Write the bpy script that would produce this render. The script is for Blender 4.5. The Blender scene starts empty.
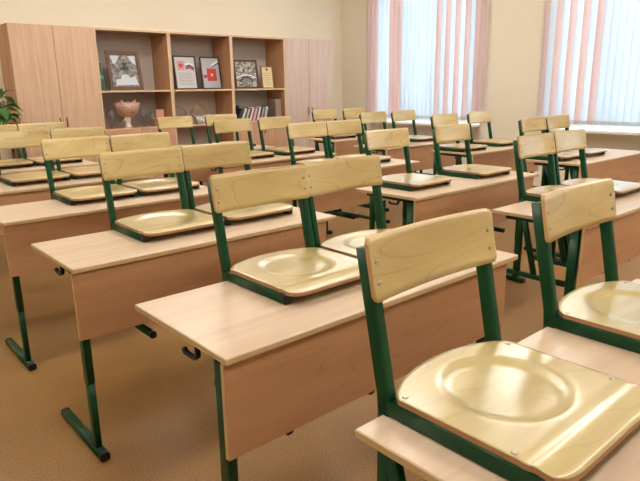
import bpy, bmesh, math, random
from mathutils import Vector, Matrix
random.seed(7)
C = bpy.context.scene.collection
scn = bpy.context.scene

# ------------------------------------------------------------------ camera
def cam_axes(yaw, pitch, roll):
    cy, sy, cp, sp = math.cos(yaw), math.sin(yaw), math.cos(pitch), math.sin(pitch)
    f = Vector((sy*cp, cy*cp, sp)); r0 = Vector((cy, -sy, 0)); u0 = r0.cross(f)
    cr, sr = math.cos(roll), math.sin(roll)
    return cr*r0 + sr*u0, -sr*r0 + cr*u0, f
r_, u_, f_ = cam_axes(math.radians(41.0685), math.radians(-14.5925), math.radians(-0.8513))
cam = bpy.data.cameras.new('camera'); cam_o = bpy.data.objects.new('camera', cam); C.objects.link(cam_o)
cam.sensor_width = 36; cam.lens = 584.79/640*36; cam.clip_start = 0.02
M = Matrix((r_, u_, -f_)).transposed().to_4x4(); M.translation = Vector((-0.6316, -1.0422, 1.3428))
cam_o.matrix_world = M
scn.camera = cam_o

# ------------------------------------------------------------------ world, exposure
SKY = 8.5
FILL = 13.5
w = bpy.data.worlds.new('sky'); scn.world = w; w.use_nodes = True
bg = w.node_tree.nodes['Background']; bg.inputs[0].default_value = (0.86, 0.94, 1.0, 1); bg.inputs[1].default_value = SKY
scn.view_settings.view_transform = 'Standard'; scn.view_settings.look = 'None'
scn.view_settings.gamma = 1; scn.view_settings.use_curve_mapping = False
scn.view_settings.exposure = 0.24

# ------------------------------------------------------------------ materials
def lin(c):
    return tuple(((v/255)/12.92 if v/255 <= .04045 else ((v/255+.055)/1.055)**2.4) for v in c) + (1,)
def mat(name, col, rough=.5, spec=.5, metal=0, coat=0):
    m = bpy.data.materials.new(name); m.use_nodes = True
    b = m.node_tree.nodes['Principled BSDF']
    b.inputs['Base Color'].default_value = lin(col); b.inputs['Roughness'].default_value = rough
    b.inputs['Specular IOR Level'].default_value = spec; b.inputs['Metallic'].default_value = metal
    b.inputs['Coat Weight'].default_value = coat; b.inputs['Coat Roughness'].default_value = .15
    return m
def wood(name, c1, c2, scale=(1.2, 22, 22), rough=.35, coat=0, detail=5, spec=.5, contrast=(.35, .68), figure=0, vary=.06):
    """grain runs along the first (long) axis of scale; every object gets its own shift of the grain"""
    m = mat(name, c1, rough, spec, 0, coat); nt = m.node_tree; b = nt.nodes['Principled BSDF']
    tc = nt.nodes.new('ShaderNodeTexCoord'); oi = nt.nodes.new('ShaderNodeObjectInfo')
    sh = nt.nodes.new('ShaderNodeVectorMath'); sh.operation = 'MULTIPLY_ADD'
    comb = nt.nodes.new('ShaderNodeCombineXYZ')
    for i in range(3): nt.links.new(oi.outputs['Random'], comb.inputs[i])
    sh.inputs[1].default_value = (7.3, 3.1, 5.7)
    nt.links.new(comb.outputs[0], sh.inputs[0]); nt.links.new(tc.outputs['Object'], sh.inputs[2])
    mp = nt.nodes.new('ShaderNodeMapping'); mp.inputs['Scale'].default_value = scale
    nt.links.new(sh.outputs[0], mp.inputs[0])
    n = nt.nodes.new('ShaderNodeTexNoise'); n.inputs['Scale'].default_value = 1; n.inputs['Detail'].default_value = detail
    n.inputs['Distortion'].default_value = .6
    nt.links.new(mp.outputs[0], n.inputs['Vector'])
    fac = n.outputs['Fac']
    if figure:
        mp2 = nt.nodes.new('ShaderNodeMapping'); mp2.inputs['Scale'].default_value = tuple(s*.35 for s in scale)
        nt.links.new(sh.outputs[0], mp2.inputs[0])
        wv = nt.nodes.new('ShaderNodeTexNoise'); wv.inputs['Scale'].default_value = 1.9; wv.inputs['Detail'].default_value = 1
        nt.links.new(mp2.outputs[0], wv.inputs['Vector'])
        mul = nt.nodes.new('ShaderNodeMath'); mul.operation = 'MULTIPLY'; mul.inputs[1].default_value = 12
        nt.links.new(wv.outputs['Fac'], mul.inputs[0])
        fr = nt.nodes.new('ShaderNodeMath'); fr.operation = 'PINGPONG'; fr.inputs[1].default_value = .5
        nt.links.new(mul.outputs[0], fr.inputs[0])
        ln = nt.nodes.new('ShaderNodeMapRange'); ln.interpolation_type = 'SMOOTHSTEP'; ln.inputs[1].default_value = 0; ln.inputs[2].default_value = .07; nt.links.new(fr.outputs[0], ln.inputs[0])
        pw = nt.nodes.new('ShaderNodeMath'); pw.operation = 'MULTIPLY_ADD'; pw.inputs[1].default_value = figure
        nt.links.new(ln.outputs[0], pw.inputs[0]); nt.links.new(fac, pw.inputs[2])
        fac = pw.outputs[0]
    cr = nt.nodes.new('ShaderNodeValToRGB'); cr.color_ramp.elements[0].position = contrast[0]; cr.color_ramp.elements[1].position = contrast[1] + figure
    cr.color_ramp.elements[0].color = lin(c2); cr.color_ramp.elements[1].color = lin(c1)
    nt.links.new(fac, cr.inputs[0])
    hs = nt.nodes.new('ShaderNodeHueSaturation')
    mr = nt.nodes.new('ShaderNodeMapRange'); mr.inputs[3].default_value = 1-vary; mr.inputs[4].default_value = 1+vary
    nt.links.new(oi.outputs['Random'], mr.inputs[0]); nt.links.new(mr.outputs[0], hs.inputs['Value'])
    nt.links.new(cr.outputs[0], hs.inputs['Color']); nt.links.new(hs.outputs[0], b.inputs['Base Color'])
    return m

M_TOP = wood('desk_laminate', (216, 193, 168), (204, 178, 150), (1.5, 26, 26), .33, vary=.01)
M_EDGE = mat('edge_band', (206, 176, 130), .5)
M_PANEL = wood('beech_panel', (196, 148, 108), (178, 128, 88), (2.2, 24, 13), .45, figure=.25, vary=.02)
M_PLY = wood('birch_backrest', (209, 187, 130), (174, 146, 88), (2.2, 14, 9), .3, coat=.35, figure=.16, vary=.05)
M_SEAT = wood('birch_seat', (202, 184, 128), (182, 158, 98), (2.0, 13, 9), .3, coat=1, figure=.15, vary=.02)
M_SEAT.node_tree.nodes['Principled BSDF'].inputs['Coat IOR'].default_value = 1.75
M_PLYEDGE = mat('plywood_edge', (206, 166, 118), .6)
M_SEATEDGE = mat('seat_edge', (170, 126, 90), .6)
M_SEAT.node_tree.nodes['Principled BSDF'].inputs['Coat Roughness'].default_value = .22
M_GREEN = mat('green_enamel', (4, 66, 36), .35, .32)
M_CAP = mat('black_plastic', (18, 20, 20), .4)
M_STEEL = mat('steel', (190, 180, 160), .3, .5, 1)
M_WALL = mat('wall_paint', (236, 226, 206), .85, .2)
M_CEIL = mat('ceiling_paint', (240, 236, 226), .9, .2)
M_SILL = mat('sill_plastic', (240, 236, 228), .35)
M_WFRAME = mat('window_plastic', (240, 240, 238), .35)
M_BASE = mat('baseboard_paint', (140, 96, 60), .5)
M_CABL = wood('wardrobe_laminate', (214, 180, 152), (200, 162, 132), (24, 24, 1.6), .45, vary=.01)
M_CABS = wood('cabinet_side_laminate', (200, 154, 116), (184, 136, 98), (20, 20, 1.6), .5, vary=.01)
M_CABB = mat('cabinet_back_board', (192, 182, 174), .7)
M_DARK = mat('dark_metal', (46, 38, 34), .4)

def floor_material():
    m = mat('linoleum', (190, 140, 88), .34, .3); nt = m.node_tree; b = nt.nodes['Principled BSDF']
    tc = nt.nodes.new('ShaderNodeTexCoord')
    n1 = nt.nodes.new('ShaderNodeTexNoise'); n1.inputs['Scale'].default_value = 170; n1.inputs['Detail'].default_value = 3
    n2 = nt.nodes.new('ShaderNodeTexNoise'); n2.inputs['Scale'].default_value = 1.6; n2.inputs['Detail'].default_value = 4
    nt.links.new(tc.outputs['Object'], n1.inputs['Vector']); nt.links.new(tc.outputs['Object'], n2.inputs['Vector'])
    r1 = nt.nodes.new('ShaderNodeValToRGB'); r1.color_ramp.elements[0].position = .36; r1.color_ramp.elements[1].position = .64
    r1.color_ramp.elements[0].color = lin((132, 96, 50)); r1.color_ramp.elements[1].color = lin((168, 127, 74))
    nt.links.new(n1.outputs['Fac'], r1.inputs[0])
    mx = nt.nodes.new('ShaderNodeMix'); mx.data_type = 'RGBA'; mx.blend_type = 'MULTIPLY'; mx.inputs[0].default_value = .35
    r2 = nt.nodes.new('ShaderNodeValToRGB'); r2.color_ramp.elements[0].position = .35; r2.color_ramp.elements[1].position = .6
    r2.color_ramp.elements[0].color = (.62, .56, .50, 1); r2.color_ramp.elements[1].color = (1, 1, 1, 1)
    nt.links.new(n2.outputs['Fac'], r2.inputs[0])
    nt.links.new(r1.outputs[0], mx.inputs[6]); nt.links.new(r2.outputs[0], mx.inputs[7])
    nt.links.new(mx.outputs[2], b.inputs['Base Color'])
    mr = nt.nodes.new('ShaderNodeMapRange'); mr.inputs[3].default_value = .32; mr.inputs[4].default_value = .55
    nt.links.new(n2.outputs['Fac'], mr.inputs[0]); nt.links.new(mr.outputs[0], b.inputs['Roughness'])
    return m
M_FLOOR = floor_material()

def slat_material(name, col, trans):
    m = bpy.data.materials.new(name); m.use_nodes = True; nt = m.node_tree; nt.nodes.clear()
    out = nt.nodes.new('ShaderNodeOutputMaterial'); d = nt.nodes.new('ShaderNodeBsdfDiffuse'); t = nt.nodes.new('ShaderNodeBsdfTranslucent')
    mx = nt.nodes.new('ShaderNodeMixShader'); mx.inputs[0].default_value = trans
    tc = nt.nodes.new('ShaderNodeTexCoord'); n = nt.nodes.new('ShaderNodeTexNoise'); n.inputs['Scale'].default_value = 60
    nt.links.new(tc.outputs['Object'], n.inputs['Vector'])
    r = nt.nodes.new('ShaderNodeValToRGB'); c = lin(col)
    r.color_ramp.elements[0].color = tuple(v*.94 for v in c[:3]) + (1,); r.color_ramp.elements[1].color = c
    nt.links.new(n.outputs['Fac'], r.inputs[0])
    nt.links.new(r.outputs[0], d.inputs[0]); nt.links.new(r.outputs[0], t.inputs[0])
    nt.links.new(d.outputs[0], mx.inputs[1]); nt.links.new(t.outputs[0], mx.inputs[2]); nt.links.new(mx.outputs[0], out.inputs[0])
    return m
M_SLATW = slat_material('white_blind_fabric', (228, 238, 246), .40)
M_SLATP = slat_material('pink_blind_fabric', (234, 214, 212), .31)

def glass_material():
    m = bpy.data.materials.new('window_glass'); m.use_nodes = True; nt = m.node_tree; nt.nodes.clear()
    out = nt.nodes.new('ShaderNodeOutputMaterial'); t = nt.nodes.new('ShaderNodeBsdfTransparent'); g = nt.nodes.new('ShaderNodeBsdfGlossy')
    g.inputs['Roughness'].default_value = .02; fr = nt.nodes.new('ShaderNodeFresnel'); mx = nt.nodes.new('ShaderNodeMixShader')
    nt.links.new(fr.outputs[0], mx.inputs[0]); nt.links.new(t.outputs[0], mx.inputs[1]); nt.links.new(g.outputs[0], mx.inputs[2])
    nt.links.new(mx.outputs[0], out.inputs[0]); return m
M_GLASS = glass_material()
def emit(name, col, s):
    m = bpy.data.materials.new(name); m.use_nodes = True; b = m.node_tree.nodes['Principled BSDF']
    b.inputs['Base Color'].default_value = (.9, .9, .9, 1); b.inputs['Emission Color'].default_value = col; b.inputs['Emission Strength'].default_value = s
    return m
M_FILL = emit('fill_light_diffuser', (1.0, .975, .93, 1), FILL)  # glow of the added fill lights, which stay out of view

# ------------------------------------------------------------------ mesh helpers
def add_box(bm, x0, x1, y0, y1, z0, z1, mi=0, side_mi=None):
    v = [bm.verts.new(p) for p in ((x0,y0,z0),(x1,y0,z0),(x1,y1,z0),(x0,y1,z0),(x0,y0,z1),(x1,y0,z1),(x1,y1,z1),(x0,y1,z1))]
    fs = []
    for idx in ((0,3,2,1),(4,5,6,7),(0,1,5,4),(1,2,6,5),(2,3,7,6),(3,0,4,7)):
        f = bm.faces.new([v[i] for i in idx]); f.material_index = mi; fs.append(f)
    if side_mi is not None:
        for f in fs[2:]: f.material_index = side_mi
    return fs, v
def bevel(bm, off, seg=1, edges=None):
    bmesh.ops.bevel(bm, geom=(edges or bm.edges[:]), offset=off, segments=seg, affect='EDGES', profile=.5)
def sweep(bm, path, side, a, b, r=None, cap=True, n=3, mi=0):
    """rounded-rectangle section, width a along 'side', b across it, swept along path with mitred bends"""
    path = [Vector(p) for p in path]; side = Vector(side).normalized()
    r = min(a, b)*.45 if r is None else r
    sec = []
    for cx, cy, a0 in ((a/2-r, b/2-r, 0), (-a/2+r, b/2-r, 90), (-a/2+r, -b/2+r, 180), (a/2-r, -b/2+r, 270)):
        for k in range(n+1):
            t = math.radians(a0 + 90*k/n); sec.append((cx + r*math.cos(t), cy + r*math.sin(t)))
    rings = []
    for i, p in enumerate(path):
        t0 = (path[i]-path[i-1]).normalized() if i else None
        t1 = (path[i+1]-path[i]).normalized() if i < len(path)-1 else None
        if t0 is None: t = t1; k = 1
        elif t1 is None: t = t0; k = 1
        else:
            t = (t0+t1).normalized(); k = 1/max(.3, t.dot(t0))
        s = (side - t*side.dot(t)).normalized(); u = t.cross(s)
        rings.append([bm.verts.new(p + s*x + u*y*k) for x, y in sec])
    m = len(sec)
    for q in range(len(rings)-1):
        for i in range(m):
            f = bm.faces.new((rings[q][i], rings[q][(i+1) % m], rings[q+1][(i+1) % m], rings[q+1][i])); f.smooth = True; f.material_index = mi
    if cap:
        f = bm.faces.new(list(reversed(rings[0]))); f.material_index = mi
        f = bm.faces.new(rings[-1]); f.material_index = mi
def tube(bm, path, r, n=8, mi=0):
    path = [Vector(p) for p in path]; rings = []
    for i, p in enumerate(path):
        t = (path[min(i+1, len(path)-1)] - path[max(i-1, 0)]).normalized()
        s = t.orthogonal().normalized() if i == 0 else (s - t*s.dot(t)).normalized()
        u = t.cross(s); rr = r[i] if isinstance(r, (list, tuple)) else r
        rings.append([bm.verts.new(p + (s*math.cos(2*math.pi*k/n) + u*math.sin(2*math.pi*k/n))*rr) for k in range(n)])
    for q in range(len(rings)-1):
        for k in range(n):
            f = bm.faces.new((rings[q][k], rings[q][(k+1) % n], rings[q+1][(k+1) % n], rings[q+1][k])); f.smooth = True; f.material_index = mi
    bm.faces.new(list(reversed(rings[0]))).material_index = mi; bm.faces.new(rings[-1]).material_index = mi
def lathe(bm, prof, n=24, c=(0, 0, 0), squash=1.0, cap=True, mi=0, fn=None):
    rings = []
    for r, z in prof:
        ring = []
        for k in range(n):
            a = 2*math.pi*k/n; rr = r*(fn(a, z) if fn else 1)
            ring.append(bm.verts.new((c[0]+rr*math.cos(a), c[1]+rr*math.sin(a)*squash, c[2]+z)))
        rings.append(ring)
    for q in range(len(rings)-1):
        for k in range(n):
            f = bm.faces.new((rings[q][k], rings[q][(k+1) % n], rings[q+1][(k+1) % n], rings[q+1][k])); f.smooth = True; f.material_index = mi
    if cap:
        bm.faces.new(list(reversed(rings[0]))).material_index = mi; bm.faces.new(rings[-1]).material_index = mi
def obj(name, bm, mats, parent=None, loc=None):
    bmesh.ops.recalc_face_normals(bm, faces=bm.faces[:])
    me = bpy.data.meshes.new(name); bm.to_mesh(me); bm.free()
    for m in (mats if isinstance(mats, (list, tuple)) else [mats]): me.materials.append(m)
    o = bpy.data.objects.new(name, me); C.objects.link(o)
    if parent: o.parent = parent
    if loc is not None: o.location = loc
    return o
def tag(o, label, cat, group=None):
    o['label'] = label; o['category'] = cat
    if group: o['group'] = group
    return o
def thing(name, label, cat, loc=(0, 0, 0), rz=0, group=None):
    o = bpy.data.objects.new(name, None); C.objects.link(o); o.location = loc; o.rotation_euler = (0, 0, rz)
    o.empty_display_size = .1
    return tag(o, label, cat, group)
def struct(name, bm, m, parent=None):
    o = obj(name, bm, m, parent)
    if not parent: o['kind'] = 'structure'
    return o
KIDS = {}
def dup(root, loc, rz, label, group):
    def cp(o, parent):
        c = o.copy(); C.objects.link(c); c.parent = parent
        for k in [x for x in bpy.data.objects if x.parent == o]: cp(k, c)
        return c
    r = cp(root, None); r.location = loc; r.rotation_euler = (0, 0, rz); r['label'] = label; r['group'] = group
    return r
def NB(): return bmesh.new()
def boxobj(name, dims, m, parent=None, bev=0, seg=1, loc=None):
    bm = NB(); add_box(bm, *dims)
    if bev: bevel(bm, bev, seg)
    return obj(name, bm, m, parent, loc)

# ------------------------------------------------------------------ room
XR, YB, XL, YF, ZC = 6.40, 6.40, -2.6, -3.2, 3.3
bm = NB(); add_box(bm, XL, XR+.12, YF, YB, -.06, 0); struct('floor', bm, M_FLOOR)
bm = NB(); add_box(bm, XL, XR+.4, YF, YB, ZC, ZC+.1); struct('ceiling', bm, M_CEIL)
bm = NB(); add_box(bm, XL-.15, XR+.4, YB, YB+.15, -.06, ZC+.1); struct('wall_back', bm, M_WALL)
bm = NB(); add_box(bm, XL-.15, XR+.4, YF-.15, YF, -.06, ZC+.1); struct('wall_front', bm, M_WALL)
bm = NB(); add_box(bm, XL-.15, XL, YF, YB, -.06, ZC+.1); struct('wall_left', bm, M_WALL)
# window wall: piers, thin wall in the radiator recess below each sill, lintel above
WIN = [(3.66, 5.66), (.68, 2.70), (-2.48, -.41)]
SZ = .83                                                              # sill top
bm = NB(); WT = .38
ys = [YF]
for a, b in sorted(WIN): ys += [a, b]
ys += [YB]
for i in range(0, len(ys), 2): add_box(bm, XR, XR+WT, ys[i], ys[i+1], -.06, ZC)
for a, b in WIN:
    add_box(bm, XR+.16, XR+WT, a, b, -.06, SZ-.035)
    add_box(bm, XR, XR+WT, a, b, 2.85, ZC)
struct('wall_right', bm, M_WALL)
for k, (a, b) in enumerate(WIN):
    # frame with sashes, glazing
    w_o = bpy.data.objects.new('window_%d' % (k+1), None); C.objects.link(w_o); w_o.location = (XR+.24, (a+b)/2, SZ); w_o['kind'] = 'structure'
    L = b-a; H = 2.85-SZ; bm = NB()
    for y0, y1, z0, z1 in ((-L/2, -L/2+.07, 0, H), (L/2-.07, L/2, 0, H), (-L/2+.07, L/2-.07, 0, .07), (-L/2+.07, L/2-.07, H-.07, H)):
        add_box(bm, -.03, .03, y0, y1, z0, z1)
    for q in (-1/6, 1/6): add_box(bm, -.03, .03, q*L-.04, q*L+.04, .07, H-.07)
    obj('window_frame', bm, M_WFRAME, w_o)
    for q in (-1, 0, 1):
        bm = NB(); y0 = q*L/3 - L/6 + .045; y1 = q*L/3 + L/6 - .045
        add_box(bm, -.004, .004, max(y0, -L/2+.071), min(y1, L/2-.071), .071, H-.071); obj('pane', bm, M_GLASS, w_o)
    bm = NB(); add_box(bm, -.24-.19, -.031, -L/2-.0, L/2+.0, -.034, 0); bevel(bm, .006, 2)
    s = obj('window_sill', bm, M_SILL, w_o)
bm = NB()
for i in range(0, len(ys), 2): add_box(bm, XR-.015, XR, ys[i]+.001, ys[i+1]-.02, 0, .08)
struct('baseboard_right', bm, M_BASE)
bm = NB(); add_box(bm, XL+.02, XR-.02, YB-.015, YB, 0, .08); struct('baseboard_back', bm, M_BASE)

# ------------------------------------------------------------------ vertical blinds
def blind(y_left, pattern, label, sp=.08, width=.089, turn=24, chain=None):
    """slats listed from the left end (large y) towards the right"""
    XB = XR-.075; z0, z1 = .885, 2.93; n = len(pattern)
    t = thing('vertical_blind', label, 'blind', (XB, y_left-n*sp/2, z0), 0, 'vertical blinds at the windows')
    Lh = n*sp/2
    boxobj('head_rail', (-.02, .02, -Lh-.02, Lh+.02, z1-z0, z1-z0+.035), M_WFRAME, t)
    meshes = {}
    for i, c in enumerate(pattern):
        if c not in meshes:
            bm = NB(); m = 8; h = z1-z0-.005
            fr, bk = [], []
            for q in range(m+1):
                u = -width/2 + width*q/m; d = .007*(1-(2*u/width)**2)
                fr.append([bm.verts.new((-d, u, z)) for z in (0, .045, .05, h)])
                bk.append([bm.verts.new((-d+.0008, u, z)) for z in (0, .045, .05, h)])
            for G in (fr, bk):
                for q in range(m):
                    for r in range(3):
                        f = bm.faces.new((G[q][r], G[q+1][r], G[q+1][r+1], G[q][r+1])); f.smooth = True; f.material_index = 1 if r == 0 else 0
            for q in (0, m):
                for r in range(3): bm.faces.new((fr[q][r], bk[q][r], bk[q][r+1], fr[q][r+1]))
            o = obj('slat', bm, [M_SLATP if c == 'P' else M_SLATW, M_SLATHEM[c]], t)
            meshes[c] = o.data
        else:
            o = bpy.data.objects.new('slat', meshes[c]); C.objects.link(o); o.parent = t
        o.location = (0, Lh - sp*(i+.5), 0); o.rotation_euler = (0, 0, math.radians(turn + random.uniform(-5, 5)))
    if chain is not None:
        bm = NB()
        for k in range(58):
            bmesh.ops.create_icosphere(bm, subdivisions=1, radius=.0075, matrix=Matrix.Translation((-.02, -Lh-.02, .12+k*.032)))
        tube(bm, [(-.02, -Lh-.02, .1), (-.02, -Lh-.02, z1-z0-.02)], .002, 5)
        obj('bead_chain', bm, M_WFRAME, t)
    bm = NB(); 
    for q in range(n-1):
        y = Lh - sp*(q+.5); tube(bm, [(0, y, .012), (0, y-sp, .012)], .0016, 5)
    obj('bottom_chain', bm, M_WFRAME, t)
    return t
M_SLATHEM = {'P': slat_material('pink_slat_hem', (214, 190, 186), .25), 'W': slat_material('white_slat_hem', (205, 212, 212), .25)}
blind(5.74, 'PPPWWWPPPWWWWWWWWPWPWPWPWPP', sp=.080, label= 'pink and white vertical blind on the far window, beside the cabinets', chain=1)
blind(2.78, 'PWPWPWPWPWWWWWWWWWWWWPWPWPP', 'pink and white vertical blind on the near window at the right edge')
blind(-.33, 'PWPWPWPWPWWWWWWWWWWWWPWPWPP', 'pink and white vertical blind on the window behind the viewer')

# ------------------------------------------------------------------ unseen ceiling lights, added as fill (above the frame)
for i, (x, y) in enumerate([(-.3, -1.2), (2.2, -1.2), (4.6, -1.2), (-.3, 1.6), (2.2, 1.6), (4.6, 1.6), (-.3, 4.3), (2.2, 4.3), (4.6, 4.3)]):
    t = thing('added_fill_light', 'unseen ceiling light added for fill, %s of its row, %s' % (('leftmost', 'middle one', 'nearest the windows')[i % 3], ('behind the viewer', 'above the near desks', 'above the far desks')[i//3]), 'ceiling light', (x, y, ZC-.08), 0, 'added ceiling fill lights')
    bm = NB(); add_box(bm, -.62, .62, -.06, .06, .04, .08); bevel(bm, .006, 1); obj('housing', bm, M_WFRAME, t)
    for x_ in (-.45, .45):
        bm = NB(); tube(bm, [(x_, 0, .045), (x_, 0, -.22)], .006, 8); obj('rod', bm, M_STEEL, t)
    bm = NB(); add_box(bm, -.60, .60, -.13, .13, -.30, -.22); bevel(bm, .02, 3); obj('diffuser', bm, M_FILL, t)  # hung low and glowing all round to brighten desks and ceiling

# ------------------------------------------------------------------ school desk
DW, DD, DH = 1.22, .475, .76
def make_desk(label):
    t = thing('school_desk', label, 'desk')
    bm = NB(); fs, v = add_box(bm, 0, DW, 0, DD, DH-.018, DH, 0, 1); bevel(bm, .0025, 1); obj('tabletop', bm, [M_TOP, M_EDGE], t)
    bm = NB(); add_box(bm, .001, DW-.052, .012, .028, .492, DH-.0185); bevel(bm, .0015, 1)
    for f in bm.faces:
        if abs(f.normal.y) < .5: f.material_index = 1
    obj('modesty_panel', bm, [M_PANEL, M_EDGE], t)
    for sx in (0, 1):
        X = .034 if sx == 0 else DW-.085
        bm = NB(); sweep(bm, [(X+(.012 if sx == 0 else -.012), .05, DH-.030), (X+(.012 if sx == 0 else -.012), .415, DH-.030)], (1, 0, 0), .028, .023, .004); obj('side_rail', bm, M_GREEN, t)
        bm = NB(); sweep(bm, [(X, .070, DH-.040), (X, .070, .30)], (1, 0, 0), .028, .044, .006); lg = obj('leg', bm, M_GREEN, t)
        bm = NB(); sweep(bm, [(X, .070, .31), (X, .070, .032)], (1, 0, 0), .0245, .040, .005); obj('leg_insert', bm, M_GREEN, lg)
        bm = NB(); sweep(bm, [(X, .016, .0165), (X, .425, .0165)], (1, 0, 0), .036, .032, .008); ft = obj('foot', bm, M_GREEN, t)
        for ya, yb in ((.0, .018), (.423, .440)):
            bm = NB(); sweep(bm, [(X, ya, .0165), (X, yb, .0165)], (1, 0, 0), .0365, .0325, .009); obj('foot_cap', bm, M_CAP, ft)
        d = -1 if sx == 0 else 1
        XH = X + d*.024 if sx == 0 else DW-.042
        hk = [(.145, -.020), (.145, -.046), (.158, -.056), (.205, -.056), (.214, -.046)]
        bm = NB(); sweep(bm, [(XH, (yy if sx == 0 else .36-yy), DH+zz) for yy, zz in hk], (1, 0, 0), .014, .010, .003)
        obj('bag_hook', bm, M_CAP, t)
    bm = NB(); sweep(bm, [(.048, .30, DH-.034), (DW-.048, .30, DH-.034)], (0, 1, 0), .03, .02, .004); obj('crossbar', bm, M_GREEN, t)
    return t
DESKS = {'A1': (.012, -.864), 'A2': (-.008, 0), 'A3': (-.02, .94), 'A4': (0, 1.915), 'A5': (0, 2.879), 'A6': (0, 3.875),
         'B2': (1.835, .036), 'B3': (1.812, .955), 'B4': (1.876, 1.99), 'B5': (1.852, 2.951), 'B6': (1.86, 3.90),
         'C3': (3.753, .963), 'C4': (3.832, 1.978), 'C5': (3.68, 2.876), 'C6': (3.927, 3.888)}
ORD = {'1': 'nearest', '2': 'second', '3': 'third', '4': 'fourth', '5': 'fifth', '6': 'farthest'}
def desk_label(k):
    if k == 'A1': return 'pale laminate school desk nearest the viewer, only its left corner in view'
    if k == 'A2': return 'pale laminate school desk in the middle foreground with its whole top in view'
    if k == 'B2': return 'nearest pale laminate desk of the middle row of desks, green legs showing'
    if k == 'C3': return 'nearest pale laminate desk beside the windows, under the near blind'
    col = {'A': 'left row of desks', 'B': 'middle row of desks', 'C': 'row of desks by the windows'}[k[0]]
    n = {'A': {'3': 'third', '4': 'fourth', '5': 'fifth', '6': 'farthest'}, 'B': {'3': 'second', '4': 'third', '5': 'fourth', '6': 'farthest'},
         'C': {'4': 'second', '5': 'third', '6': 'farthest'}}[k[0]][k[1]]
    return 'pale laminate school desk, %s from the viewer in the %s' % (n, col) if n != 'farthest' else 'pale laminate school desk, farthest of the %s, nearest the cabinets' % col
first = make_desk(desk_label('A1')); first['group'] = 'school desks in three rows'
for k, (x, y) in DESKS.items():
    if k == 'A1': first.location = (x, y, 0)
    else:
        d = dup(first, (x, y, 0), 0, desk_label(k), 'school desks in three rows')
        if k == 'B3': d.scale.x = 1.05              # this desk is a little longer

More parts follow.
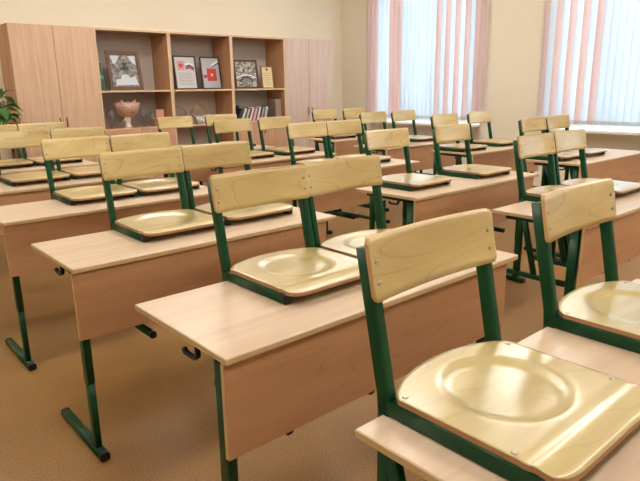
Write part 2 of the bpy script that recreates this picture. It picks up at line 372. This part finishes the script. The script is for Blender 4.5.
# ------------------------------------------------------------------ school chair, set with its seat on the desk top
ZO = .3445                                                             # height of the hanging feet
PY = .497                                                              # post, just behind the desk edge
def make_chair():
    t = thing('school_chair', '', 'chair')
    def P(x, y, z): return (x, y-PY, z-ZO)
    FX = .175
    # seat: scooped plywood with a rounded rear edge and a rolled front edge
    bm = NB(); nx, ny = 36, 40; hw = .1835; TH = .011; ZS = .7915
    def seat_pt(s, q):
        x = s*hw; yr = .5275-.053*abs(s)**2.2-.012*abs(s)**16; yf = .153+.020*abs(s)**12
        y = yr + (yf-yr)*q; z = ZS+TH
        d = math.hypot(x-.0, y-.366); R = .126
        e = min(1, max(0, (R-d)/.030)); z -= .0075*e*e*(3-2*e)
        g = y-.153
        z += .0018*math.exp(-((g-.046)/.007)**2) - .0014*math.exp(-((g-.064)/.007)**2)
        if g < .036: z -= .0065*(1-g/.036)**1.6
        x *= 1-.03*max(0, 1-g/.03)**2 if g < .03 else 1
        return Vector(P(x, y, z))
    top = [[None]*(nx+1) for _ in range(ny+1)]; bot = [[None]*(nx+1) for _ in range(ny+1)]
    for j in range(ny+1):
        for i in range(nx+1):
            s = -1 + 2*i/nx; s = math.copysign(1-(1-abs(s))**1.15, s)
            v = seat_pt(s, j/ny); top[j][i] = bm.verts.new(v); bot[j][i] = bm.verts.new(v-Vector((0, 0, TH-.0005)))
    for j in range(ny):
        for i in range(nx):
            for G, mi in ((top, 0), (bot, 0)):
                f = bm.faces.new((G[j][i], G[j][i+1], G[j+1][i+1], G[j+1][i])); f.smooth = True
    rim = [(0, i) for i in range(nx+1)] + [(j, nx) for j in range(1, ny+1)] + [(ny, i) for i in range(nx-1, -1, -1)] + [(j, 0) for j in range(ny-1, 0, -1)]
    for a in range(len(rim)):
        p, q = rim[a], rim[(a+1) % len(rim)]
        f = bm.faces.new((top[p[0]][p[1]], top[q[0]][q[1]], bot[q[0]][q[1]], bot[p[0]][p[1]])); f.material_index = 1
    seat = obj('seat', bm, [M_SEAT, M_SEATEDGE], t)
    for x, y in ((-.168, .460), (.168, .460), (-.172, .240), (.172, .240)):
        bm = NB(); lathe(bm, [(.0058, 0), (.0058, .0012), (.0035, .0024)], 10, P(x, y, ZS+TH-.0004)); obj('screw', bm, M_STEEL, seat)
    # backrest: curved plywood plate leaning back
    Z0, Z1, BW, LEAN = .972, 1.087, .1915, .20
    bm = NB(); n = 30; xs = [math.copysign(1-(1-abs(-1+2*i/n))**1.3, -1+2*i/n)*BW for i in range(n+1)]
    nz = 8; T = .009; RC = .010
    fr, bk = [], []
    for x in xs:
        e = max(0, abs(x)-(BW-RC)); c = RC - math.sqrt(max(0, RC*RC-e*e)); c = min(c, RC)
        colf, colb = [], []
        for q in range(nz+1):
            z = Z0 + c + (Z1-Z0-2*c)*q/nz
            y = .521 + (z-Z0)*LEAN + .015*(1-(x/BW)**2)
            colf.append(bm.verts.new(P(x, y-T, z))); colb.append(bm.verts.new(P(x, y, z)))
        fr.append(colf); bk.append(colb)
    for G in (fr, bk):
        for i in range(n):
            for q in range(nz):
                f = bm.faces.new((G[i][q], G[i+1][q], G[i+1][q+1], G[i][q+1])); f.smooth = True
    def edge(a, b, c, d):
        f = bm.faces.new((a, b, c, d)); f.material_index = 1
    for i in range(n):
        edge(fr[i][0], fr[i+1][0], bk[i+1][0], bk[i][0]); edge(fr[i][nz], fr[i+1][nz], bk[i+1][nz], bk[i][nz])
    for q in range(nz):
        edge(fr[0][q], fr[0][q+1], bk[0][q+1], bk[0][q]); edge(fr[n][q], fr[n][q+1], bk[n][q+1], bk[n][q])
    back = obj('backrest', bm, [M_PLY, M_PLYEDGE], t)
    for sx in (-1, 1):
        for z in (1.005, 1.043):
            y = .521 + (z-Z0)*LEAN + .015*(1-(FX/BW)**2) - T
            bm = NB(); lathe(bm, [(.0058, 0), (.0058, .0015), (.003, .003)], 10)
            b = obj('bolt', bm, M_STEEL, back, P(sx*(FX-.001), y+.0003, z)); b.rotation_euler = (math.radians(90+11), 0, 0)
    # frames
    for sx in (-1, 1):
        X = sx*FX
        bm = NB(); sweep(bm, [P(X, .494, .776), P(X, .190, .776)], (1, 0, 0), .024, .0305, .004); rl = obj('seat_rail', bm, M_GREEN, t)
        bm = NB(); sweep(bm, [P(X, .194, .776), P(X, .184, .776)], (1, 0, 0), .0245, .0300, .004); obj('rail_cap', bm, M_CAP, rl)
        bm = NB(); sweep(bm, [P(X, PY, .760), P(X, PY+.003, .80), P(X, .534, .962), P(X, .5555, 1.066)], (1, 0, 0), .024, .032, .006); obj('upright', bm, M_GREEN, t)
        bm = NB(); sweep(bm, [P(X, .497, .775), P(X, .497, .372)], (1, 0, 0), .024, .032, .006); obj('leg', bm, M_GREEN, t)
        bm = NB(); sweep(bm, [P(X, .494, .728), P(X, .400, .372)], (1, 0, 0), .022, .030, .006); obj('brace', bm, M_GREEN, t)
        bm = NB(); sweep(bm, [P(X, .205, .3595), P(X, .592, .3595)], (1, 0, 0), .026, .029, .008); ft = obj('foot', bm, M_GREEN, t)
        for ya, yb in ((.194, .209), (.588, .600)):
            bm = NB(); sweep(bm, [P(X, ya, .3595), P(X, yb, .3595)], (1, 0, 0), .0265, .0295, .008); obj('foot_cap', bm, M_CAP, ft)
    bm = NB(); sweep(bm, [P(-FX+.012, .330, .773), P(FX-.012, .330, .773)], (0, 1, 0), .03, .018, .005); obj('seat_crossbar', bm, M_GREEN, t)
    return t
CH = {'A1L': (.081, -.023), 'A1R': (.680, -.027), 'A2L': (.293, -.010), 'A2R': (.680, .003), 'A3L': (.311, -.017), 'A3R': (.706, -.001),
      'A4L': (.373, .014), 'A4R': (.761, -.001), 'A5L': (.323, .001), 'A5R': (.719, .008), 'A6L': (.372, .008), 'A6R': (.766, .014),
      'B2L': (2.134, .004), 'B2R': (2.502, .000), 'B3L': (1.945, -.020), 'B3R': (2.586, -.040), 'B4L': (2.148, -.03), 'B4R': (2.548, -.021),
      'B5L': (2.106, -.002), 'B5R': (2.590, .004), 'B6L': (2.052, .020), 'B6R': (2.590, .010),
      'C3L': (3.775, .012), 'C3R': (4.160, -.003), 'C4L': (3.845, -.05), 'C4R': (4.478, -.011), 'C5L': (3.859, .012), 'C5R': (4.364, .018),
      'C6L': (4.050, 0), 'C6R': (4.570, .009)}
def chair_label(k):
    side = {'L': 'left', 'R': 'right'}[k[2]]; d = k[:2]
    if k == 'A1L': return 'plywood chair with green frame nearest the viewer, its scooped seat filling the foreground'
    if k == 'A1R': return 'plywood chair with green frame cut by the right edge of the picture, nearest there'
    where = {'A2': 'desk in the middle foreground', 'A3': 'third desk of the left row', 'A4': 'fourth desk of the left row', 'A5': 'fifth desk of the left row',
             'A6': 'farthest desk of the left row', 'B2': 'nearest desk of the middle row', 'B3': 'second desk of the middle row', 'B4': 'third desk of the middle row',
             'B5': 'fourth desk of the middle row', 'B6': 'farthest desk of the middle row', 'C3': 'nearest desk by the windows',
             'C4': 'second desk by the windows', 'C5': 'third desk by the windows', 'C6': 'farthest desk by the windows'}[d]
    return '%s plywood chair with green frame seated on the %s' % (side, where)
chair0 = make_chair(); chair0['group'] = 'school chairs lifted onto the desks'
for k, (x, dy) in CH.items():
    loc = (x+.1893, DESKS[k[:2]][1]+PY+dy, ZO)
    if k == 'A1L': chair0.location = loc; chair0['label'] = chair_label(k)
    else:
        c = dup(chair0, loc, 0, chair_label(k), 'school chairs lifted onto the desks')
        if k[:2] == 'B2': c.scale.x = .95          # a slightly narrower size of chair

# ------------------------------------------------------------------ cabinets along the back wall
CF, CB, CHT = 5.943, 6.392, 2.05
cx = [1.1825, 2.083, 3.013, 3.925, 4.838, 5.739]
def handle(x, z, parent, y):
    bm = NB(); tube(bm, [(x, y, z+.05), (x, y-.022, z+.046), (x, y-.026, z), (x, y-.022, z-.046), (x, y, z-.05)], .0055, 8)
    obj('handle', bm, M_DARK, parent)
def wardrobe(x0, x1, label, m_door, m_side):
    t = thing('wardrobe', label, 'wardrobe', (x0, CF, 0))
    W = x1-x0-.002; D = CB-CF
    bm = NB()
    for a, b in ((0, .018), (W-.018, W)): add_box(bm, a, b, .02, D, 0, CHT-.018)
    add_box(bm, 0, W, .02, D, CHT-.018, CHT); add_box(bm, .018, W-.018, .02, D, .06, .078); add_box(bm, .018, W-.018, .03, .045, 0, .06)
    add_box(bm, .018, W-.018, D-.004, D, .078, CHT-.018)
    obj('body', bm, m_side, t)
    for s in (0, 1):
        a = .001 if s == 0 else W/2+.002; b = W/2-.002 if s == 0 else W-.001
        d = boxobj('door', (a, b, 0, .0185, .062, CHT-.003), m_door, t, .0015)
        handle((b-.035) if s == 0 else (a+.035), 1.01, d, 0)
    return t
M_CABR = wood('pale_wardrobe_laminate', (208, 186, 172), (196, 170, 154), (24, 24, 1.6), .45, vary=.01)
wardrobe(cx[0], cx[1], 'tall two-door beech wardrobe at the left end of the cabinets', M_CABL, M_CABS)
wardrobe(cx[4], cx[5], 'tall two-door pale wardrobe at the right end of the cabinets by the corner', M_CABR, M_CABS)
SH1, SH2 = 1.352, .905                                                 # shelf tops
def shelf_unit(x0, x1, label, doors):
    t = thing('shelf_cabinet', label, 'cabinet', (x0, CF, 0), 0, 'open shelf cabinets')
    W = x1-x0-.002; D = CB-CF; e = .022
    bm = NB()
    for a, b in ((0, e), (W-e, W)):
        add_box(bm, a, b, .002, D, 0, CHT-e)
        
    for f in bm.faces:
        if f.normal.y < -.5 or all(v.co.y < .01 for v in f.verts): f.material_index = 1
    obj('side_panels', bm, [M_CABS, M_EDGE2], t)
    bm = NB(); add_box(bm, 0, W, .002, D, CHT-e, CHT)
    for f in bm.faces:
        if all(v.co.y < .01 for v in f.verts): f.material_index = 1
    obj('top_panel', bm, [M_CABS, M_EDGE2], t)
    for z in (SH1, SH2, .08):
        bm = NB(); add_box(bm, e+.0005, W-e-.0005, .006, D-.006, z-e, z)
        for f in bm.faces:
            if all(v.co.y < .01 for v in f.verts): f.material_index = 1
        obj('shelf', bm, [M_CABS, M_EDGE2], t)
    boxobj('back_panel', (e, W-e, D-.005, D, .08, CHT-e), M_CABB, t)
    if doors:
        for s in (0, 1):
            a = .003 if s == 0 else W/2+.0015; b = W/2-.0015 if s == 0 else W-.003
            d = boxobj('door', (a, b, -.016, .0015, .08, SH2-.008), M_CABP, t, .0015)
            handle((b-.03) if s == 0 else (a+.03), .78, d, -.016)
    else:
        boxobj('shelf', (e+.0005, W-e-.0005, .006, D-.006, .47, .492), [M_CABS], t)
    return t
M_EDGE2 = mat('light_edge_band', (214, 182, 148), .5)
M_CABP = wood('pink_beech_door', (204, 160, 132), (190, 144, 116), (24, 24, 1.6), .45, vary=.01)
shelf_unit(cx[1], cx[2], 'left open shelf cabinet with a framed photo above a pink goblet', True)
shelf_unit(cx[2], cx[3], 'middle open shelf cabinet with two framed certificates, open below', False)
shelf_unit(cx[3], cx[4], 'right open shelf cabinet with a bridge picture above leaning booklets', True)

# ------------------------------------------------------------------ things on the shelves
def frame(name, label, x0, x1, y, z, h, m_fr, bw, depth=.018, tilt=8, group=None, yaw=0):
    """picture frame leaning back, bottom edge on the shelf; returns the thing and its inner size"""
    t = thing(name, label, 'picture frame', ((x0+x1)/2, y, z+.0005), math.radians(yaw), group)
    t.rotation_euler = (math.radians(-tilt), 0, math.radians(yaw)); W = x1-x0
    bm = NB(); hw = W/2
    for a, b, c, d in ((-hw, -hw+bw, 0, h), (hw-bw, hw, 0, h), (-hw+bw, hw-bw, 0, bw), (-hw+bw, hw-bw, h-bw, h)):
        add_box(bm, a, b, 0, depth, c, d)
    bevel(bm, .002, 1)
    obj('frame', bm, m_fr, t)
    return t, W-2*bw, h-2*bw, bw
def flat(name, m, parent, x0, x1, z0, z1, y=.004, lift=0):
    return boxobj(name, (x0, x1, y-lift-.001, y-lift, z0, z1), m, parent)
def outline(name, m, parent, pts, y):
    bm = NB(); a = [bm.verts.new((p[0], y, p[1])) for p in pts]; b = [bm.verts.new((p[0], y+.0008, p[1])) for p in pts]
    bm.faces.new(a); bm.faces.new(list(reversed(b)))
    for i in range(len(pts)): bm.faces.new((a[i], b[i], b[(i+1) % len(pts)], a[(i+1) % len(pts)]))
    return obj(name, bm, m, parent)
M_FRB = wood('brown_frame', (104, 72, 48), (84, 56, 36), (3, 30, 30), .4)
M_FRD = mat('dark_frame', (62, 44, 36), .4)
M_FRG = mat('gold_frame', (170, 130, 70), .35, .5, .4)
M_PAPER = mat('paper', (202, 200, 198), .35)
M_CREAM = mat('cream_paper', (226, 210, 164), .4)
M_RED = mat('red_print', (186, 58, 46), .5)
M_PINKP = mat('pink_print', (208, 150, 140), .5)
M_BLUE = mat('blue_print', (86, 92, 140), .5)
M_GREY = mat('grey_print', (130, 126, 130), .5)
M_WHITE = mat('white_print', (232, 232, 234), .5)
M_PATCH = mat('pale_blue_print', (196, 202, 210), .4)
M_BLK = mat('dark_print', (60, 54, 52), .5)
def photo_mat(name, sc, cols):
    m = mat(name, cols[0], .3); nt = m.node_tree; b = nt.nodes['Principled BSDF']
    tc = nt.nodes.new('ShaderNodeTexCoord'); n = nt.nodes.new('ShaderNodeTexNoise'); n.inputs['Scale'].default_value = sc; n.inputs['Detail'].default_value = 6
    r = nt.nodes.new('ShaderNodeValToRGB'); r.color_ramp.elements[0].position = .38; r.color_ramp.elements[1].position = .62
    r.color_ramp.elements[0].color = lin(cols[1]); r.color_ramp.elements[1].color = lin(cols[0])
    nt.links.new(tc.outputs['Object'], n.inputs['Vector']); nt.links.new(n.outputs['Fac'], r.inputs[0]); nt.links.new(r.outputs[0], b.inputs['Base Color'])
    return m
M_PH1 = photo_mat('brown_photo', 22, ((150, 146, 146), (92, 82, 76)))
M_PH2 = photo_mat('bridge_photo', 34, ((196, 192, 182), (72, 72, 70)))
S1 = SH1+.0005
t, iw, ih, bw = frame('picture_frame', 'large brown framed photograph on the left open shelf', 2.25, 2.67, 6.02, S1, .465, M_FRB, .045, tilt=9)
flat('mat_board', M_PH1, t, -iw/2, iw/2, bw, bw+ih, .012)
outline('print_light_patch', M_PATCH, t, [(-.13, .06), (.15, .065), (.13, .17), (.06, .15), (.03, .19), (-.04, .19), (-.06, .14), (-.12, .13)], .0095)
outline('print_light_patch', M_PATCH, t, [(-.155, .41), (-.04, .41), (-.09, .33), (-.13, .31)], .0095)
outline('print_light_patch', M_PATCH, t, [(.06, .41), (.155, .41), (.15, .30), (.10, .34)], .0095)
outline('print_dark_figure', M_BLK, t, [(-.05, .24), (.06, .24), (.055, .275), (.02, .28), (.045, .33), (-.03, .33), (-.01, .28), (-.045, .275)], .0093)
t, iw, ih, bw = frame('certificate_frame', 'framed certificate with pink emblem and flag, left of two on the middle shelf', 3.17, 3.50, 6.12, S1, .435, M_FRD, .018, tilt=8)
flat('certificate', M_PAPER, t, -iw/2, iw/2, bw, bw+ih, .012)
flat('emblem', M_PINKP, t, -.11, -.005, .25, .37, .011, .0006)
outline('emblem_star', M_RED, t, [(-.058+(.042 if k % 2 == 0 else .018)*math.sin(k*math.pi/5), .31+(.042 if k % 2 == 0 else .018)*math.cos(k*math.pi/5)) for k in range(10)], .0085)
for q, mm in enumerate((M_WHITE, M_BLUE, M_RED)):
    outline('flag_stripe', mm, t, [(.01, .335-q*.026), (.07, .35-q*.026), (.13, .32-q*.026), (.13, .294-q*.026), (.07, .324-q*.026), (.01, .309-q*.026)], .0092)
for q in range(9): flat('text_line', M_GREY, t, -.11+.01*(q % 2), .11-.02*(q % 3), .06+q*.019, .064+q*.019, .011, .0006)
t, iw, ih, bw = frame('certificate_frame', 'framed certificate with large red square emblem, right of two on the middle shelf', 3.565, 3.87, 6.12, S1, .43, M_FRD, .018, tilt=8)
flat('certificate', mat('grey_certificate', (176, 178, 186), .3), t, -iw/2, iw/2, bw, bw+ih, .012)
flat('emblem', M_RED, t, -.06, .085, .11, .275, .011, .0006)
flat('emblem_band', M_RED, t, -.12, -.062, .15, .19, .011, .0006)
outline('emblem_star', M_CREAM, t, [(.0125+(.028 if k % 2 == 0 else .012)*math.sin(k*math.pi/5), .19+(.028 if k % 2 == 0 else .012)*math.cos(k*math.pi/5)) for k in range(10)], .0085)
outline('ribbon', M_WHITE, t, [(.02, .30), (.13, .36), (.13, .39), (.02, .325)], .0092); outline('ribbon', M_BLUE, t, [(.02, .285), (.13, .335), (.13, .36), (.02, .30)], .0092)
t, iw, ih, bw = frame('picture_frame', 'brown framed black and white picture of an arched bridge', 4.075, 4.48, 6.10, S1, .40, M_FRB, .028, tilt=8)
flat('print', M_PH2, t, -iw/2, iw/2, bw, bw+ih, .012)
def arc_band(r0, r1, cxx, cz, a0, a1, n=14, sq=.7):
    p = [(cxx+r1*math.cos(a0+(a1-a0)*k/n), cz+sq*r1*math.sin(a0+(a1-a0)*k/n)) for k in range(n+1)]
    return p + [(cxx+r0*math.cos(a1+(a0-a1)*k/n), cz+sq*r0*math.sin(a1+(a0-a1)*k/n)) for k in range(n+1)]
outline('bridge_arch', M_BLK, t, arc_band(.085, .115, 0, .09, 0, math.pi), .0095)
outline('bridge_water', M_GREY, t, arc_band(.001, .08, 0, .09, 0, math.pi), .0095)
outline('bridge_deck', M_WHITE, t, [(-.17, .14), (-.08, .175), (0, .185), (.08, .175), (.17, .14), (.17, .155), (.08, .19), (0, .20), (-.08, .19), (-.17, .155)], .009)
t, iw, ih, bw = frame('certificate_frame', 'small gold framed cream certificate right of the bridge picture', 4.525, 4.735, 6.08, S1, .315, M_FRG, .014, tilt=7)
flat('certificate', M_CREAM, t, -iw/2, iw/2, bw, bw+ih, .012)
outline('emblem', M_BLK, t, [(-.014, .255), (0, .245), (.014, .255), (.014, .28), (0, .288), (-.014, .28)], .0095)
for q in range(7): flat('text_line', M_GREY, t, -.065+.012*(q % 2), .065-.01*(q % 3), .05+q*.026, .054+q*.026, .011, .0006)

# green glass bottle-like vase on the left shelf
M_GRNGL = mat('green_glass', (70, 130, 100), .08, .7, 0, .4); M_GRNGL.node_tree.nodes['Principled BSDF'].inputs['Transmission Weight'].default_value = .5
bm = NB(); lathe(bm, [(.055, 0), (.06, .02), (.055, .12), (.038, .22), (.024, .27), (.020, .315), (.026, .32), (.017, .318), (.012, .26)], 20, fn=lambda a, z: 1+.05*math.cos(6*a))
tag(obj('glass_vase', bm, M_GRNGL, None, (2.165, 6.10, S1)), 'green glass vase left of the large framed photograph', 'vase')
S2 = SH2+.0005
# pink goblet-shaped bouquet stand
t = thing('goblet_vase', 'pink petal-edged bowl on a white stem on the left shelf', 'vase', (2.455, 6.10, S2))
M_PINK = photo_mat('pink_ceramic', 40, ((214, 178, 156), (178, 136, 114)))
M_STEM = mat('white_ceramic', (226, 212, 196), .3)
bm = NB(); lathe(bm, [(.05, 0), (.048, .012), (.03, .03), (.036, .08), (.045, .125), (.03, .14)], 20); obj('stem', bm, M_STEM, t)
bm = NB(); lathe(bm, [(.03, .118), (.07, .128), (.11, .165), (.135, .22), (.155, .30), (.14, .295), (.11, .22), (.06, .16)], 48, fn=lambda a, z: 1+(.10*abs(math.sin(5*a)) if z > .22 else .02)); obj('bowl', bm, M_PINK, t)
for k in range(9):
    a = k*2*math.pi/9; bm = NB()
    tube(bm, [(.05*math.cos(a), .05*math.sin(a), .18), (.08*math.cos(a+.2), .08*math.sin(a+.2), .26), (.11*math.cos(a+.3), .11*math.sin(a+.3), .30+.015*(k % 3))], [.03, .04, .008], 8)
    obj('petal', bm, M_PINK, t)
bm = NB(); tube(bm, [(-.03, -.05, .14), (-.06, -.08, .11), (-.09, -.07, .07)], [.004, .006, .011], 6); obj('tassel', bm, M_STEM, t)
# drinking glasses
def clear_mat():
    m = mat('clear_glass', (225, 225, 225), .05, .5); m.node_tree.nodes['Principled BSDF'].inputs['Transmission Weight'].default_value = .9
    m.node_tree.nodes['Principled BSDF'].inputs['IOR'].default_value = 1.2; return m
M_CLEAR = clear_mat()
for x, y, lab, s in ((2.225, 6.06, 'clear wine glass left of the pink bowl', 1), (2.68, 6.12, 'clear wine glass right of the pink bowl', 1.05), (2.76, 6.02, 'short clear wine glass against the pink box', .85)):
    bm = NB(); lathe(bm, [(.034*s, 0), (.032*s, .004), (.005*s, .01), (.004*s, .08*s), (.02*s, .095*s), (.04*s, .13*s), (.042*s, .17*s), (.034*s, .215*s), (.032*s, .214*s), (.039*s, .17*s), (.037*s, .132*s), (.01*s, .10*s)], 18)
    tag(obj('wine_glass', bm, M_CLEAR, None, (x, y, S2)), lab, 'glass', 'wine glasses on the left shelf')
bm = NB(); add_box(bm, -.055, .055, -.03, .03, 0, .205); bevel(bm, .003, 1)
tag(obj('gift_box', bm, mat('pink_card', (206, 150, 132), .6), None, (2.87, 6.08, S2)), 'upright pinkish cardboard box at the right end of the left shelf', 'box')
# middle lower shelf: round wooden hoop, diamond frame, white crystal figures
M_HOOP = wood('hoop_wood', (178, 140, 96), (150, 112, 72), (10, 10, 10), .5)
bm = NB(); tube(bm, [(.115*math.cos(a), .01, .125+.115*math.sin(a)) for a in [k*2*math.pi/32 for k in range(33)]], .010, 8)
o = tag(obj('wooden_hoop', bm, M_HOOP, None, (3.17, 6.12, S2+.001)), 'round wooden hoop standing on the middle lower shelf', 'ornament')
t = thing('diamond_frame', 'small square wooden frame standing on its corner on the middle shelf', 'ornament', (3.475, 6.12, S2+.001))
for a, b in (((0, .0), (.125, .125)), ((.125, .125), (0, .25)), ((0, .25), (-.125, .125)), ((-.125, .125), (0, .0))):
    bm = NB(); p0 = (a[0], 0, a[1]+.014); p1 = (b[0], 0, b[1]+.014); sweep(bm, [p0, p1], (0, 1, 0), .03, .02, .004); obj('frame_bar', bm, M_HOOP, t)
M_CRY = mat('white_crystal', (224, 222, 220), .2, .6)
for k, (x, s, r) in enumerate(((3.42, 1, .2), (3.475, .8, 1.1), (3.53, 1.05, .5))):
    bm = NB()
    for q in range(4):
        a = q*1.5 + k; lean = .035*s
        tube(bm, [(0, 0, .002), (lean*math.cos(a)*.6, lean*math.sin(a)*.4, .05*s), (lean*math.cos(a)*1.4, lean*math.sin(a), .11*s)], [.014*s, .016*s, .003], 6)
    tag(obj('crystal_ornament', bm, M_CRY, None, (x, 6.03, S2+.0105*0+.001)), ['white branching ornament, left of three before the diamond frame', 'white branching ornament, shorter middle one before the diamond frame', 'white branching ornament, right of three before the diamond frame'][k], 'ornament', 'white ornaments')
# right lower shelf: leaning booklets
BC = [((42, 44, 62), 'dark blue'), ((52, 46, 50), 'charcoal'), ((212, 208, 200), 'white'), ((70, 62, 66), 'dark grey'), ((196, 190, 184), 'pale grey'), ((84, 74, 78), 'slate'),
      ((226, 220, 212), 'cream white'), ((150, 84, 76), 'brick red'), ((210, 180, 176), 'pale pink'), ((92, 56, 56), 'maroon'), ((222, 222, 222), 'bright white'),
      ((60, 58, 72), 'navy'), ((168, 160, 154), 'warm grey'), ((96, 104, 116), 'blue grey'), ((206, 196, 186), 'beige'), ((66, 52, 52), 'brown black')]
x = 4.00
for k, (c, nm) in enumerate(BC):
    th = .026 + .008*((k*7) % 3)/2; h = .19+.02*((k*5) % 4)/3; lean = math.radians(26-14*k/len(BC))
    t = thing('booklet', '%s booklet, number %d from the left of the leaning row on the right shelf' % (nm, k+1), 'book', (x, 6.0, S2), 0, 'leaning booklets on the right shelf')
    t.rotation_euler = (0, lean, 0)
    boxobj('cover', (0, th-.001, 0, .16, 0, h), mat('cover_'+nm.replace(' ', '_'), c, .4), t, .0015)
    boxobj('pages', (.003, th-.004, -.0005+.003, .157, h-.001, h+.0008), M_PAPER, t)
    x += th/math.cos(lean)+.0015
boxobj('magazine_file', (0, .10, 0, .20, 0, .29), mat('grey_board_box', (150, 130, 120), .6), None, .002, loc=(4.70, 6.02, S2))
o = bpy.data.objects['magazine_file']; tag(o, 'upright grey-brown cardboard file at the right end of the booklets', 'box')
bm = NB()
n = 20
for z, k in ((0, 0),):
    pts = [(-.0 + .19*math.cos(math.pi - math.pi*.5*i/n)*1.0, .215*math.sin(math.pi - math.pi*.5*i/n)) for i in range(n+1)] + [(0.0, 0.0)]
    a = [bm.verts.new((p[0]*.9, 0, p[1])) for p in pts]; b = [bm.verts.new((p[0]*.9, .02, p[1])) for p in pts]
    bm.faces.new(a); bm.faces.new(list(reversed(b)))
    for i in range(len(pts)): bm.faces.new((a[i], b[i], b[(i+1) % len(pts)], a[(i+1) % len(pts)]))
tag(obj('dark_folder', bm, mat('dark_blue_plastic', (34, 38, 58), .35), None, (4.17, 6.19, S2)), 'dark blue round-cornered folder behind the leaning booklets', 'folder')

# ------------------------------------------------------------------ potted plant beside the left wardrobe
t = thing('plant_stand', 'tall brown wooden plant stand left of the wardrobe', 'stand', (.94, 5.70, 0))
M_STAND = wood('stand_wood', (130, 84, 52), (104, 64, 38), (4, 4, 20), .5)
bm = NB(); lathe(bm, [(.17, .80), (.175, .815), (.17, .83)], 32); obj('stand_top', bm, M_STAND, t)
for k in range(4):
    a = math.pi/4 + k*math.pi/2; bm = NB(); sweep(bm, [(.13*math.cos(a), .13*math.sin(a), .80), (.16*math.cos(a), .16*math.sin(a), 0)], (1, 0, 0), .028, .028, .005); obj('leg', bm, M_STAND, t)
t = thing('potted_plant', 'leafy green potted plant at the left edge beside the wardrobe', 'plant', (.94, 5.70, .831))
bm = NB(); lathe(bm, [(.085, 0), (.09, .01), (.115, .15), (.125, .155), (.125, .175), (.11, .175), (.105, .15)], 28); obj('pot', bm, mat('terracotta', (150, 84, 58), .7), t)
bm = NB(); lathe(bm, [(.104, .15), (.05, .155), (.01, .156)], 20); obj('soil', bm, mat('soil', (52, 38, 28), .95), t)
def leaf_mat():
    m = mat('leaf_green', (44, 98, 36), .35, .5); b = m.node_tree.nodes['Principled BSDF']; nt = m.node_tree
    oi = nt.nodes.new('ShaderNodeObjectInfo'); r = nt.nodes.new('ShaderNodeValToRGB')
    r.color_ramp.elements[0].color = lin((24, 66, 28)); r.color_ramp.elements[1].color = lin((96, 150, 70))
    nt.links.new(oi.outputs['Random'], r.inputs[0]); nt.links.new(r.outputs[0], b.inputs['Base Color'])
    return m
M_LEAF = leaf_mat()
rg = random.Random(3)
for k in range(46):
    az = k*2.399 + rg.uniform(-.2, .2); el = rg.uniform(.25, 1.35); L = rg.uniform(.14, .24); hgt = rg.uniform(.02, .30); wd = L*.2
    base = Vector((.03*math.cos(az), .03*math.sin(az), .17+hgt)); d = Vector((math.cos(az)*math.cos(el), math.sin(az)*math.cos(el), math.sin(el)))
    sd = Vector((-math.sin(az), math.cos(az), 0)); bm = NB(); rows = []
    p = base.copy(); n = 7
    for q in range(n+1):
        u = q/n; ww = wd*math.sin(math.pi*min(1, u*.93+.05))**.8
        rows.append([bm.verts.new(p - sd*ww + Vector((0, 0, ww*.3))), bm.verts.new(p), bm.verts.new(p + sd*ww + Vector((0, 0, ww*.3)))])
        d = (d + Vector((0, 0, -.22))).normalized(); p = p + d*(L/n)
    for q in range(n):
        for c in (0, 1):
            f = bm.faces.new((rows[q][c], rows[q][c+1], rows[q+1][c+1], rows[q+1][c])); f.smooth = True
    lf = obj('leaf', bm, M_LEAF, t)
bm = NB()
for k in range(7):
    a = k*2.4; tube(bm, [(.02*math.cos(a), .02*math.sin(a), .15), (.04*math.cos(a), .04*math.sin(a), .3), (.05*math.cos(a+.4), .05*math.sin(a+.4), .44)], [.006, .005, .003], 6)
o = obj('stems', bm, M_LEAF, t)
